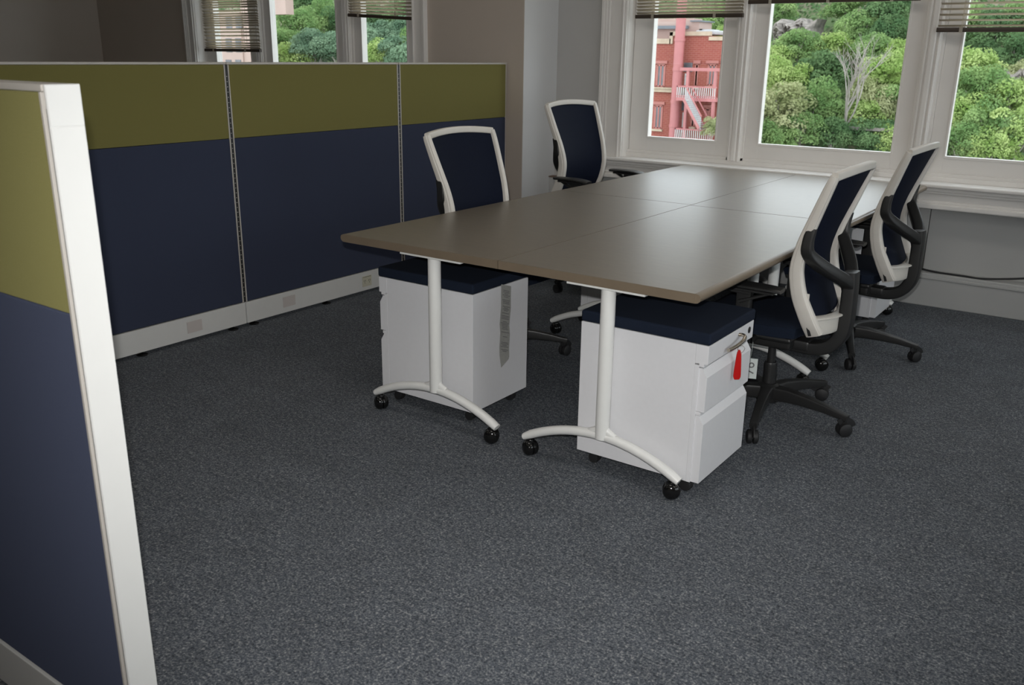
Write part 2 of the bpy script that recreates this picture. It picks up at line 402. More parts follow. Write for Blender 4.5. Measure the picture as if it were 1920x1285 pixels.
# ------------------------------------------------------------------ office partitions
def partition(L, label, loc, rz, cap_end=False, covers=(), duplex=(), glides=(), group='green and blue office partitions'):
    """local: runs along +X from 0 to L, front face at y=0 looking to -Y, 54 mm thick"""
    t = thing('office_partition', label, 'partition', loc, rz, group)
    T = .054; g = .006
    obj('frame', box(new(), (g+.006, .012, .10), (L-g-.006, T-.012, 1.37)), GLOSSB, t)
    def pad(z0, z1, nm, m):
        b = new(); box(b, (g+.007, 0, z0), (L-g-.007, .013, z1), .004); box(b, (g+.007, T-.013, z0), (L-g-.007, T, z1), .004)
        obj(nm, b, m, t)
    pad(1.0125, 1.376, 'upper_panel', OLIVE); pad(.142, 1.0105, 'lower_panel', NAVYP)
    obj('top_cap', box(new(), (0, -.002, 1.376), (L, T+.002, 1.388), .003), CAPG, t)
    b = new()
    for x in (g, L-g):
        for y in (-.001, T-.007): xa = .0062 if x < .1 else L-.013; box(b, (xa, y, .14), (xa+.0068, y+.008, 1.376), .001)
    obj('edge_trim', b, CAPG, t)
    ch = new(); box(ch, (-.0095, .002, .14), (.0061, .010, 1.374))
    obj('slotted_channel', ch, BLACK, t)
    sl = new()
    for i in range(46): box(sl, (-.0040, .0008, .17+i*.0255), (.0006, .0025, .1735+i*.0255))
    obj('slots', sl, CAPG, t)
    b = new(); box(b, (.001, -.004, .02), (L-.001, T+.004, .138), .003); obj('base_raceway', b, CAP, t)
    for x in covers:
        b = new(); box(b, (x-.045, -.0065, .052), (x+.045, -.003, .112), .0015); obj('cover_plate', b, OUTLET, t)
    for x in duplex:
        b = new(); box(b, (x-.04, -.0065, .045), (x+.04, -.003, .112), .0015); p = obj('outlet', b, OUTLET2, t)
        b = new()
        for dx in (-.02, .02):
            for sx in (-.006, .006): box(b, (x+dx+sx-.0012, -.0075, .076), (x+dx+sx+.0012, -.006, .088))
            lathe(b, [(.0028, -.0075), (.0028, -.006)], 8, (x+dx, 0, .069), 'y')
        box(b, (x-.034, -.0075, .105), (x+.034, -.0062, .107))
        obj('sockets', b, BLACK, p)
    for x in glides:
        b = new(); lathe(b, [(.026, 0), (.028, .004), (.02, .009), (.007, .012), (.007, .03)], 16, (x, T/2-.012, 0)); obj('glide_foot', b, GLOSSB, t)
    if cap_end:
        obj('reveal_gap', box(new(), (L-.001, .002, .03), (L+.009, T-.002, 1.35)), GLOSSB, t)
        b = new(); box(b, (L+.0065, -.002, .012), (L+.011, T+.002, 1.388), .0015); box(b, (L+.010, -.001, .02), (L+.0125, T+.001, 1.322), .001); box(b, (L+.010, -.001, 1.3235), (L+.0125, T+.001, 1.387), .001)
        obj('end_cap', b, CAP, t)
    return t
PX = -3.909
def run(y0, y1, label, **k): return partition(y1-y0, label, (PX, y0, 0), PI/2, **k)
run(4.292, 5.429, 'olive over navy partition panel ending against the grey pier', glides=(.10, 1.04))
run(3.013, 4.288, 'olive over navy partition panel in the middle, with an ivory outlet in its base', covers=(.30,), duplex=(.93,), glides=(.057, .60, 1.16))
run(1.79, 3.009, 'olive over navy partition panel partly hidden by the near white post', covers=(.89,), glides=(.10, .59, 1.14))
run(.817, 1.786, 'olive over navy partition panel at the left edge beyond the near one', glides=(.08, .9))
partition(2.40, 'nearest partition panel, cut by the left edge, with a broad bright white end post', (-1.4375-2.40, .758, 0), 0, cap_end=True, glides=(.2, 1.2, 2.3))
# ------------------------------------------------------------------ desks
def caster_ball(b, x, y, r=.031):
    """twin wheel ball caster under a foot"""
    for s in (-1, 1):
        lathe(b, [(r*.9, s*.0015), (r*.99, s*.002), (r, s*.008), (r*.96, s*.015), (r*.84, s*.0215), (r*.62, s*.0265), (r*.3, s*.029), (.002, s*.0295)], 28, (x, y, r), 'y')
    lathe(b, [(r*.5, r*1.5), (r*.55, r*1.9), (r*.45, r*2.1), (.006, r*2.15), (.006, r*2.6)], 16, (x, y, 0))
def leg_mesh():
    """column with an arched foot; local origin at floor under the column"""
    b = new()
    lathe(b, [(.0255, .150), (.0255, .702)], 28)
    pts = []
    for i in range(25):
        t = -1+2*i/24; x = -.013+.318*t
        pts.append((x, 0, .158-.088*t*t-.0*abs(t)))
    sweep(b, pts, [(.0185, .0165) if abs(-1+2*i/24) < .97 else (.0185, .013) for i in range(25)], (0, 0, 1), 16, .9)
    for s in (-1, 1):   # blend of column into foot
        sweep(b, [(0, 0, .20), (s*.018, 0, .175), (s*.05, 0, .160)], [(.018, .012), (.018, .014), (.017, .012)], (0, 1, 0), 12, .9)
    return b
leg_me = None
def desk(x0, x1, y0, y1, yl, xc, label, side):
    t = thing('desk', label, 'desk', (xc, (y0+y1)/2, 0), 0, 'four taupe desks pushed together')
    X0, X1, Y0, Y1 = x0-xc, x1-xc, y0-(y0+y1)/2, y1-(y0+y1)/2
    # outer long edge has a rolled profile, the other edges are square
    prof = [(0, .705), (0, .737)]
    sgn = 1 if side == 'R' else -1
    out = [(0, .737), (.006, .7365), (.013, .734), (.018, .729), (.020, .722), (.018, .714), (.010, .707), (0, .705)]
    xe = X1 if side == 'R' else X0; xi = X0 if side == 'R' else X1
    b = new(); box(b, (min(xi, xe), Y0, .705), (max(xi, xe), Y1, .737), .0012)
    obj('tabletop', b, TABLE, t)
    b = new(); ring = lambda y: [(xe+sgn*(dx-.0005), y, z) for dx, z in out]
    rings(b, [ring(Y0), ring(Y1)]); obj('edge_band', b, TEDGE, t)
    b = new(); box(b, (min(xi, xe), Y0-.0012, .706), (max(xi, xe), Y0, .736)); obj('end_band', b, TEDGE, t)
    global leg_me
    for y in yl:
        if leg_me is None:
            l = obj('leg', leg_mesh(), WHITE_LEG, t); leg_me = l.data
        else:
            l = bpy.data.objects.new('leg', leg_me); COL.objects.link(l); l.parent = t
        l.location = (0, y-(y0+y1)/2, 0)
        for s in (-1, 1):
            b = new(); caster_ball(b, 0, 0); obj('caster', b, GLOSSB, l, (-.013+s*.292, 0, 0), s*.5)
        b = new(); box(b, (-.15, -.03, .697), (.15, .03, .7048), .002); obj('mounting_plate', b, WHITE_LEG, l)
    b = new(); ym = [y-(y0+y1)/2 for y in yl]
    box(b, (-.02, ym[0]+.10, .668), (.02, ym[1]-.10, .7045), .004); obj('beam', b, BLACK, t)
XA, XS, XB = -2.643, -1.8640, -1.100
desk(XA, XS-.0015, 2.547, 4.183, (2.578, 3.945), -2.190, 'near left taupe desk with a pale pedestal and a hanging tag below', 'L')
desk(XS+.0015, XB, 2.547, 4.166, (2.578, 3.945), -1.424, 'near right taupe desk over the pedestal with the red tag', 'R')
desk(XA, XS-.0015, 4.187, 5.757, (4.235, 5.50), -2.190, 'far left taupe desk next to the window sill and raised chair', 'L')
desk(XS+.0015, XB, 4.171, 5.757, (4.225, 5.47), -1.424, 'far right taupe desk shining with window light', 'R')

# ------------------------------------------------------------------ pedestals
def pedestal(x, y, flip, label, L=.50, D=.381):
    """body occupies x..x+L; drawers face +X (flip: drawers face -X)"""
    t = thing('drawer_pedestal', label, 'pedestal', (x+L/2, y+D/2, 0), PI if flip else 0, 'white mobile drawer pedestals')
    h = L/2; d = D/2; F = h      # front plane at +h
    b = new()
    box(b, (-h, -d, .055), (F-.045, d, .550), .002)                 # carcass
    for s in (-1, 1): box(b, (F-.045, min(s*d, s*(d-.006)), .055), (F-.030, max(s*d, s*(d-.006)), .480), .001)
    obj('body', b, WHITE_METAL, t)
    b = new(); box(b, (F-.045, -d, .485), (F, d, .550), .002); box(b, (F-.03, -d, .475), (F-.012, d, .486), .001)
    p = obj('top_rail', b, WHITE_METAL, t)
    b = new(); lathe(b, [(.012, F-.002), (.012, F+.0015), (.009, F+.002)], 20, (0, d-.040, .522), 'x'); box(b, (F+.001, d-.0415, .514), (F+.003, d-.0385, .526)); obj('lock', b, BLACK, p)
    def drawer(z0, z1):
        b = new()
        # face with chamfered finger pull along its top
        prof = [(F-.030, z0), (F, z0), (F, z1-.030), (F-.016, z1-.004), (F-.016, z1), (F-.030, z1)]
        rings(b, [[(px, -d+.004, pz) for px, pz in prof], [(px, d-.004, pz) for px, pz in prof]])
        bmesh.ops.recalc_face_normals(b, faces=b.faces)
        box(b, (F-.045, -d+.01, z0+.01), (F-.03, d-.01, z1-.01))
        return obj('drawer', b, WHITE_METAL, t, smooth_=False)
    d1 = drawer(.318, .470); d2 = drawer(.058, .303)
    b = new(); box(b, (F-.04, -d+.002, .304), (F-.012, d-.002, .316), .001); obj('divider', b, WHITE_METAL, t)
    b = new(); box(b, (-h-.002, -d-.002, .5505), (F+.004, d+.002, .592), .009, 3)
    for v in b.verts:
        if v.co.z > .575: v.co.z += .006*max(0, 1-(v.co.x/h)**2)*max(0, 1-(v.co.y/d)**2)
    obj('seat_cushion', b, CUSH, t)
    for cx, cyy in ((-h+.05, -d+.05), (-h+.05, d-.05), (F-.06, -d+.045), (F-.06, d-.045)):
        b = new()
        for s in (-1, 1): lathe(b, [(.008, s*.003), (.020, s*.003), (.021, s*.009), (.019, s*.015), (.006, s*.016)], 18, (cx, cyy, .021), 'y')
        lathe(b, [(.016, .036), (.018, .045), (.018, .0555)], 14, (cx, cyy, 0)); obj('caster', b, RUBBER, t)
    return t
pedestal(-2.569, 2.664, True, 'white drawer pedestal with navy cushion and grey paper tag, under near left desk', .499)
pb = pedestal(-1.552, 2.622, False, 'white drawer pedestal with red tag and chrome handle, under near right desk', .482, .392)
pedestal(-2.569, 4.32, True, 'white drawer pedestal under the far left desk, mostly in shadow', .499)
pedestal(-1.632, 5.13, False, 'white drawer pedestal under the far right desk, behind the chairs', .499)
# chrome pull and the red tag on the near right pedestal
b = new(); F = .241
tube(b, smooth([(F-.002, .060, .528), (F+.014, .063, .528), (F+.024, .054, .524), (F+.026, .03, .516), (F+.022, -.005, .509), (F+.016, -.04, .505), (F+.013, -.060, .505)], 5), .0066, 12)
obj('handle', b, CHROME, pb)
kt = thing('key_tag', 'red plastic key tag dangling from the chrome handle of the pedestal', 'tag', (-1.311+.241+.016, 2.848, .490), -.85)
b = new(); rs = []
for i in range(13):
    t_ = i/12; z = -.005-.108*t_; w_ = .0055+.0085*t_**.7; w_ *= math.sin(min(1, (t_+.06)*5)*PI/2)
    if i >= 11: w_ *= (.93, .62)[i-11]
    th = .0022
    rs.append([(.004+th, -w_, z), (.004+th*1.8, 0, z), (.004+th, w_, z), (.004-th, w_, z), (.004-th*.2, 0, z), (.004-th, -w_, z)])
rings(b, rs); obj('tag', b, RED, kt)
b = new(); tube(b, smooth([(.014, .004, .014), (.022, .012, .006), (.010, .006, -.014), (.003, -.004, -.008), (.008, -.006, .006), (.014, .004, .014)], 5), .0009, 6); obj('wire_loop', b, CHROME, kt)
# paper tag hanging on the rear face of the near left pedestal
pt = thing('paper_tag', 'long creased grey printed paper tag hanging on the near left pedestal', 'tag', (-2.070, 2.875, .548))
segs = [(0, 0, .004, .0), (-.045, -.012, .012, 0), (-.085, -.022, .020, 0), (-.12, -.012, .010, 0), (-.165, -.012, .006, 0), (-.20, -.018, .014, 0), (-.26, -.020, .012, 0), (-.295, -.024, .016, 0), (-.322, -.034, .026, 0)]
def strip(y0f, y1f, off):
    b = new(); rs = []
    for z, dy, dx, _ in segs:
        w = .034 if z > -.3 else .026
        c = dy+.005; a0, a1 = c-w+2*w*y0f, c-w+2*w*y1f
        lo = z-(.0 if z > -.3 else 0)
        sk = lambda f: (.018*(1-2*f) if z > -.31 else -.02*(1-2*f))*(.6)
        rs.append([(dx+off, a0, lo+sk(y0f)), (dx+off, a1, lo+sk(y1f)), (dx+off+.0006, a1, lo+sk(y1f)), (dx+off+.0006, a0, lo+sk(y0f))])
    return rings(b, rs)
obj('sheet', strip(0, 1, 0), PAPER, pt)
b = new(); rnd = random.Random(3)
def tagpt(z):
    for i in range(len(segs)-1):
        if segs[i][0] >= z >= segs[i+1][0]:
            f = (z-segs[i][0])/(segs[i+1][0]-segs[i][0]); return [segs[i][k]+(segs[i+1][k]-segs[i][k])*f for k in (1, 2)]
    return segs[-1][1], segs[-1][2]
z = -.02
while z < 1 and z > -.28:
    if rnd.random() < .82:
        dy, dx = tagpt(z); dy2, dx2 = tagpt(z-.003); w = rnd.uniform(.012, .028); c = dy+.005
        sl = .012/.068
        q = lambda yy, zz, xx: (xx+.0011, yy, zz-(yy-c)*sl*2)
        rings(b, [[q(c-w, z, dx), q(c+w, z, dx), q(c+w, z-.0028, dx2), q(c-w, z-.0028, dx2)], [(p[0]+.0003, p[1], p[2]) for p in (q(c-w, z, dx), q(c+w, z, dx), q(c+w, z-.0028, dx2), q(c-w, z-.0028, dx2))]])
    z -= .0062
obj('print', b, INK, pt)

# ------------------------------------------------------------------ task chairs (local: facing +X)
BP = [(.440, .192, .185), (.475, .178, .200), (.52, .158, .208), (.58, .132, .212), (.64, .117, .214), (.69, .112, .215), (.74, .119, .218),
      (.80, .135, .224), (.86, .157, .231), (.92, .180, .238), (.98, .203, .244), (1.02, .219, .247), (1.045, .229, .246)]
def bpf(z):
    for i in range(len(BP)-1):
        if z <= BP[i+1][0] or i == len(BP)-2:
            f = (z-BP[i][0])/(BP[i+1][0]-BP[i][0]); return [BP[i][k]+(BP[i+1][k]-BP[i][k])*f for k in (1, 2)]
def bpt(y, z, off=0):
    """point on the curved back surface at lateral y, height z"""
    d, w = bpf(z); c = 1-(y/max(w, .01))**2
    return Vector((-(d+.030*c)-off, y, z))
def make_chair():
    t = thing('office_chair', '', 'chair')
    # back frame: two side members, top bar, deep bottom bar
    b = new()
    outline = []
    for s in (-1, 1):
        side = smooth([Vector((-(d), s*w, z)) for z, d, w in BP], 3)
        wd = []
        n = len(side)
        for i, p in enumerate(side):
            f = i/(n-1); wd.append((.0155-.003*f, .034-.018*f))   # lateral half, depth half
        path = [(p.x-wd[i][1]*.75, p.y, p.z) for i, p in enumerate(side)]
        sweep(b, path, [(a, c) for a, c in wd], (1, 0, 0), 16, .5)
        ridge = [(p.x-wd[i][1]*.9, p.y+s*.013, p.z) for i, p in enumerate(side)]
        sweep(b, ridge, [(.006, c*.62) for a, c in wd], (1, 0, 0), 10, .6)
    top = []
    for i in range(17):
        f = -1+i/8; y = f*.249; z = 1.043+.016*(1-f*f)
        top.append((-(.229+.030*(1-f*f))-.012, y, z))
    sweep(b, top, (.013, .016), (0, 0, 1), 14, .5)
    bot = []
    for i in range(17):
        f = -1+i/8; y = f*.190; z = .468-.010*(1-f*f)
        bot.append((-(.182+.048*(1-f*f))-.018, y, z))
    sweep(b, bot, (.014, .036), (0, 0, 1), 14, .4)
    bot2 = [(p[0]-.006, p[1], p[2]+.034) for p in bot]; sweep(b, bot2, (.022, .006), (0, 0, 1), 12, .6)
    fr = obj('back_frame', b, WHITE_PLASTIC, t)
    for s in (-1, 1):
        b = new(); box(b, (-.190, s*.214-.004, .552), (-.172, s*.214+.004, .60), .002)
        obj('lumbar_tab', b, WHITE_PLASTIC, fr)
        b = new(); sweep(b, [(-.205, s*.2045, .437), (-.193, s*.218, .492)], (.006, .004), (0, 1, 0), 8, .3)
        obj('clip', b, BLACK, fr)
    # stretched mesh
    b = new(); nz, ny = 26, 14; g = []
    for o_, sgn in ((0, 1), (.005, -1)):
        rows = []
        for i in range(nz+1):
            z = .490+(1.045-.490)*i/nz; d, w = bpf(min(z, 1.04)); w -= .010
            rows.append([b.verts.new(bpt(w*(-1+2*j/ny), z, .010+o_)) for j in range(ny+1)])
        g.append(rows)
    for rows in g:
        for i in range(nz):
            for j in range(ny): b.faces.new((rows[i][j], rows[i][j+1], rows[i+1][j+1], rows[i+1][j]))
    for i in range(nz):
        for j in (0, ny): b.faces.new((g[0][i][j], g[0][i+1][j], g[1][i+1][j], g[1][i][j]))
    for j in range(ny):
        for i in (0, nz): b.faces.new((g[0][i][j], g[0][i][j+1], g[1][i][j+1], g[1][i][j]))
    obj('mesh_back', b, MESHF, t)
    # black support: two yoke arms running into one spine
    b = new()
    for s in (-1, 1):
        path = smooth([(-.178, s*.236, .852), (-.168, s*.234, .80), (-.171, s*.224, .752), (-.205, s*.174, .705), (-.246, s*.100, .660), (-.272, s*.03, .622), (-.278, s*.008, .59)], 5)
        n = len(path); wd = [(.011+.011*min(1, i/(n*.45)), .018+.008*min(1, i/(n*.5))) for i in range(n)]
        sweep(b, path, wd, (1, 0, 0), 14, .45)
    sp = smooth([(-.276, 0, .66), (-.280, 0, .60), (-.281, 0, .52), (-.280, 0, .46), (-.270, 0, .405), (-.235, 0, .355), (-.180, 0, .332), (-.10, 0, .330), (0.0, 0, .335)], 5)
    n = len(sp); sweep(b, sp, [(.036, .026+.002*math.sin(PI*i/n)) for i in range(n)], (0, 0, 1) if False else (0.3, 0, 1), 14, .4)
    obj('back_support', b, BLACK, t)
    # seat cushion
    b = new(); nx, ny = 20, 16; tops, bots = [], []
    def seat_outline(fx, fy):
        x = -.165+.47*fx; wy = .245*(1-.10*(1-fx)**3)*(1-.06*max(0, fx-.8)/.2)
        return x, fy*wy
    for i in range(nx+1):
        ra, rb = [], []
        for j in range(ny+1):
            fx, fy = i/nx, -1+2*j/ny
            e = max(abs(2*fx-1)**7, abs(fy)**7); x, y = seat_outline(fx, fy)
            c = 1-.06*(abs(2*fx-1)*abs(fy))**4
            x = .07+(x-.07)*c; y *= c
            water = -.030*max(0, (fx-.78)/.22)**2
            ra.append(b.verts.new((x, y, .468-.020*e+water+.006*abs(fy)**2))); rb.append(b.verts.new((x*.97+.002, y*.96, .398+.012*e+water*.5)))
        tops.append(ra); bots.append(rb)
    for G in (tops, bots):
        for i in range(nx):
            for j in range(ny): b.faces.new((G[i][j], G[i+1][j], G[i+1][j+1], G[i][j+1]))
    for i in range(nx):
        for j in (0, ny): b.faces.new((tops[i][j], tops[i+1][j], bots[i+1][j], bots[i][j]))
    for j in range(ny):
        for i in (0, nx): b.faces.new((tops[i][j], tops[i][j+1], bots[i][j+1], bots[i][j]))
    obj('seat', b, CUSH, t)
    # pan and tilt mechanism
    b = new(); box(b, (-.13, -.19, .382), (.25, .19, .404), .010); box(b, (-.10, -.085, .318), (.13, .085, .386), .016)
    box(b, (-.16, -.04, .315), (-.02, .04, .36), .012); tube(b, [(.05, -.20, .352), (.05, -.085, .35)], .006, 8); box(b, (.03, -.235, .346), (.07, -.195, .358), .004)
    obj('tilt_mechanism', b, BLACK, t)
    # armrests
    for s in (-1, 1):
        b = new()
        sweep(b, smooth([(.03, s*.13, .388), (.03, s*.24, .386), (.03, s*.285, .405), (.03, s*.296, .45), (.03, s*.296, .56)], 4), (.026, .012), (0, 1, .2), 12, .4)
        sweep(b, [(.03, s*.296, .44), (.03, s*.296, .595)], (.030, .016), (0, 1, 0), 12, .35)
        sweep(b, [(.0, s*.296, .594), (.085, s*.30, .600)], (.020, .012), (0, 0, 1), 12, .4)
        sweep(b, [(-.085, s*.300, .604), (.11, s*.300, .604)], (.026, .006), (0, 0, 1), 12, .4)
        sweep(b, [(.045, s*.30, .555), (-.075, s*.30, .602)], [(.018, .008), (.014, .004)], (0, 0, 1), 10, .4)
        a = obj('armrest', b, BLACK, t)
        b = new(); path = smooth([(-.115, s*.300, .617), (-.05, s*.302, .620), (.03, s*.304, .621), (.09, s*.302, .617), (.135, s*.297, .610)], 4)
        n = len(path); sweep(b, path, [(.034*math.sin(PI*(.14+.72*i/(n-1)))**.5+.010, .0085) for i in range(n)], (0, 0, 1), 14, .6)
        obj('arm_pad', b, BLACK, a)
    # gas lift
    b = new(); lathe(b, [(.016, .20), (.016, .33)], 20); lathe(b, [(.027, .13), (.027, .225), (.023, .235)], 24); obj('gas_lift', b, BLACK, t)
    # five star base
    b = new(); lathe(b, [(.030, .062), (.045, .066), (.048, .10), (.045, .135), (.034, .142), (.03, .145)], 28)
    for k_ in range(5):
        a = 2*PI*k_/5; ca, sa = math.cos(a), math.sin(a)
        P = [(r*ca, r*sa, z) for r, z in ((.03, .106), (.10, .108), (.18, .103), (.26, .093), (.315, .083), (.348, .078))]
        sweep(b, P, [(.028, .030), (.024, .028), (.020, .023), (.017, .017), (.016, .014), (.015, .013)], (0, 0, 1), 12, .4)
        lathe(b, [(.010, .060), (.012, .085)], 12, (.338*ca, .338*sa, 0))
    base = obj('star_base', b, BLACK, t)
    for k_ in range(5):
        a = 2*PI*k_/5; b = new(); r = .029
        for s in (-1, 1): lathe(b, [(.008, s*.004), (r*.94, s*.004), (r, s*.009), (r*.95, s*.019), (r*.7, s*.023), (.003, s*.024)], 24, (0, 0, r), 'y')
        box(b, (-.012, -.006, .02), (.012, .006, .062), .004); sweep(b, [(r*1.08*math.cos(q), 0, r+r*1.08*math.sin(q)) for q in [PI*i/12 for i in range(1, 10)]], (.021, .003), (0, 1, 0), 8, .4)
        obj('caster', b, RUBBER, base, (.338*math.cos(a), .338*math.sin(a), 0), a+[.9, 2.2, -.6, 1.5, .3][k_])
    return t
proto = make_chair()
CH = [(-1.161, 3.521, PI, 0, -6.6, 'office chair with white frame tucked at the near right desk, seen from its side'),
      (-1.150, 4.637, PI-.03, 0, 2, 'office chair at the far right desk nearest the window wall'),
      (-2.555, 3.50, -.01, .03, 28.8, 'near left office chair, its dark navy back in front of the partitions'),
      (-2.88, 5.02, -.09, .10, 40, 'office chair raised highest, blue mesh back by the pier and window sill')]
GAP = ('star_base',)
for i, (x, y, rz, lift, ba, lab) in enumerate(CH):
    o = proto if i == 0 else copy_tree(proto)
    o.location = (x, y, 0); o.rotation_euler = (0, 0, rz); o['label'] = lab; o['group'] = 'white framed task chairs around the desks'
    for ch in o.children:
        nm = ch.name.split('.')[0]
        if nm == 'star_base': ch.rotation_euler = (0, 0, math.radians(ba)-rz)
        elif nm == 'gas_lift': ch.location = (0, 0, lift*.5)
        else: ch.location = (0, 0, lift)
# white inspection label hanging under the near right chair
lt = thing('hang_label', 'small white printed label hanging under the near right chair, beside the pedestal', 'label', (-1.182, 3.33, .296), .35)
obj('card', box(new(), (-.030, -.0006, -.085), (.030, .0006, .0)), LABELW, lt)
cu = bpy.data.curves.new('digits', 'FONT'); cu.body = '76'; cu.size = .055; cu.extrude = .0004; cu.align_x = 'CENTER'
to = bpy.data.objects.new('digits', cu); COL.objects.link(to); cu.materials.append(INK); dg = bpy.context.evaluated_depsgraph_get(); dm = bpy.data.meshes.new_from_object(to.evaluated_get(dg)); bpy.data.objects.remove(to); to = bpy.data.objects.new('digits', dm); COL.objects.link(to); to.parent = lt; to.location = (.018, -.0012, -.042); to.rotation_euler = (PI/2, PI/2*-1, 0)
b = new(); tube(b, [(0, 0, 0), (.005, .03, .05), (0, .04, .10)], .0008, 6); obj('string', b, LABELW, lt)

# ------------------------------------------------------------------ outside: hillside
def hz(x, y):
    n = math.sin(x*.13+1)*.9+math.sin(x*.31+y*.2)*.5+math.sin(y*.35+x*.07)*.5
    if y < 80: z = -11-(80-y)*.25
    elif y < 130: z = -11+(y-80)*.45
    else: z = 11.5+(y-130)*.02
    return z+n*.8
b = new(); NX, NY = 110, 60; g = []
for i in range(NX+1):
    g.append([b.verts.new((-240+290*i/NX, 12+188*j/NY, hz(-240+290*i/NX, 12+188*j/NY))) for j in range(NY+1)])
for i in range(NX):
    for j in range(NY): b.faces.new((g[i][j], g[i+1][j], g[i+1][j+1], g[i][j+1]))
o = obj('hillside', b, HILL); o['kind'] = 'structure'

def leaf_mesh(name, pts, nrm, size, seed):
    """many small leaf sprays (quads) as one mesh"""
    rng = np.random.default_rng(seed); n = len(pts)
    nrm = nrm+rng.normal(0, .55, (n, 3)); nrm /= np.linalg.norm(nrm, axis=1, keepdims=True)
    r = rng.normal(0, 1, (n, 3)); a = np.cross(nrm, r); a /= np.linalg.norm(a, axis=1, keepdims=True); c = np.cross(nrm, a)
    s = size*rng.uniform(.6, 1.4, (n, 1)); a = a*s; c = c*s*.62
    V = np.stack([pts-a, pts-c*.9, pts+a, pts+c*.9], 1).reshape(-1, 3)
    me = bpy.data.meshes.new(name); me.vertices.add(4*n); me.vertices.foreach_set('co', V.astype(np.float32).ravel())
    me.loops.add(4*n); me.loops.foreach_set('vertex_index', np.arange(4*n, dtype=np.int32))
    me.polygons.add(n); me.polygons.foreach_set('loop_start', np.arange(0, 4*n, 4, dtype=np.int32)); me.polygons.foreach_set('loop_total', np.full(n, 4, np.int32))
    me.update(); me.validate(); return me
def crown_mesh(seed, count=6500):
    rng = np.random.default_rng(seed); P, Q = [], []
    nb = 26
    for k_ in range(nb):
        th = rng.uniform(0, 2*PI); u = rng.uniform(-.75, 1); rr = math.sqrt(max(0, 1-u*u))
        cen = np.array([rr*math.cos(th), rr*math.sin(th), u*.9])*rng.uniform(.35, .72); br = rng.uniform(.26, .44)
        m = count//nb; d = rng.normal(0, 1, (m, 3)); d /= np.linalg.norm(d, axis=1, keepdims=True); d[:, 2] = np.abs(d[:, 2])*.9-.2*(rng.random(m) < .4)
        P.append(cen+d*br*np.cbrt(rng.uniform(.55, 1, (m, 1)))); Q.append(d)
    return leaf_mesh('crown', np.concatenate(P), np.concatenate(Q), .042, seed)
CROWNS = {}
for q, key in enumerate(LEAF):
    CROWNS[key] = []
    for v_ in range(2):
        me = crown_mesh(10*q+v_); me.materials.append(LEAF[key]); CROWNS[key].append(me)
tb = new(); sweep(tb, smooth([(0, 0, -1.9), (.03, .02, -1.2), (0, 0, -.6), (.05, 0, .3)], 3), [(.06-.004*i, .06-.004*i) for i in range(10)], (1, 0, 0), 8, 1)
for k_ in range(5):
    a = k_*1.3; sweep(tb, [(0, 0, -.8+.12*k_), (.3*math.cos(a), .3*math.sin(a), -.3+.1*k_), (.55*math.cos(a), .55*math.sin(a), .1*k_)], [(.03, .03), (.02, .02), (.008, .008)], (0, .3, 1), 6, 1)
trunk0 = obj('trunk_seed', tb, BARK); TRUNK = trunk0.data; bpy.data.objects.remove(trunk0)
tree_n = 0
def tree(u, v, r, kind, label, group, hgt=None, ymin=82):
    """crown seen towards (u, v): walk out along the sight line until it stands on the slope"""
    global tree_n
    r = r*1.12
    hgt = hgt or r*1.0
    y = ymin
    while y < 175:
        if y < 0: y = -y; p = at(u, v, y); break
        p = at(u, v, y)
        if p.z-hgt <= hz(p.x, p.y): break
        y += .25
    t = thing('tree', label, 'tree', (p.x, p.y, hz(p.x, p.y)), random.uniform(0, 6.28), group)
    c = bpy.data.objects.new('crown', CROWNS[kind][tree_n % 2]); COL.objects.link(c); c.parent = t
    c.location = (0, 0, p.z-hz(p.x, p.y)); c.scale = (r, r, r*random.uniform(.85, 1.05)); c.rotation_euler = (0, 0, random.uniform(0, 6))
    k_ = bpy.data.objects.new('trunk', TRUNK); COL.objects.link(k_); k_.parent = t; k_.location = c.location; k_.scale = (r*.8, r*.8, r)
    tree_n += 1
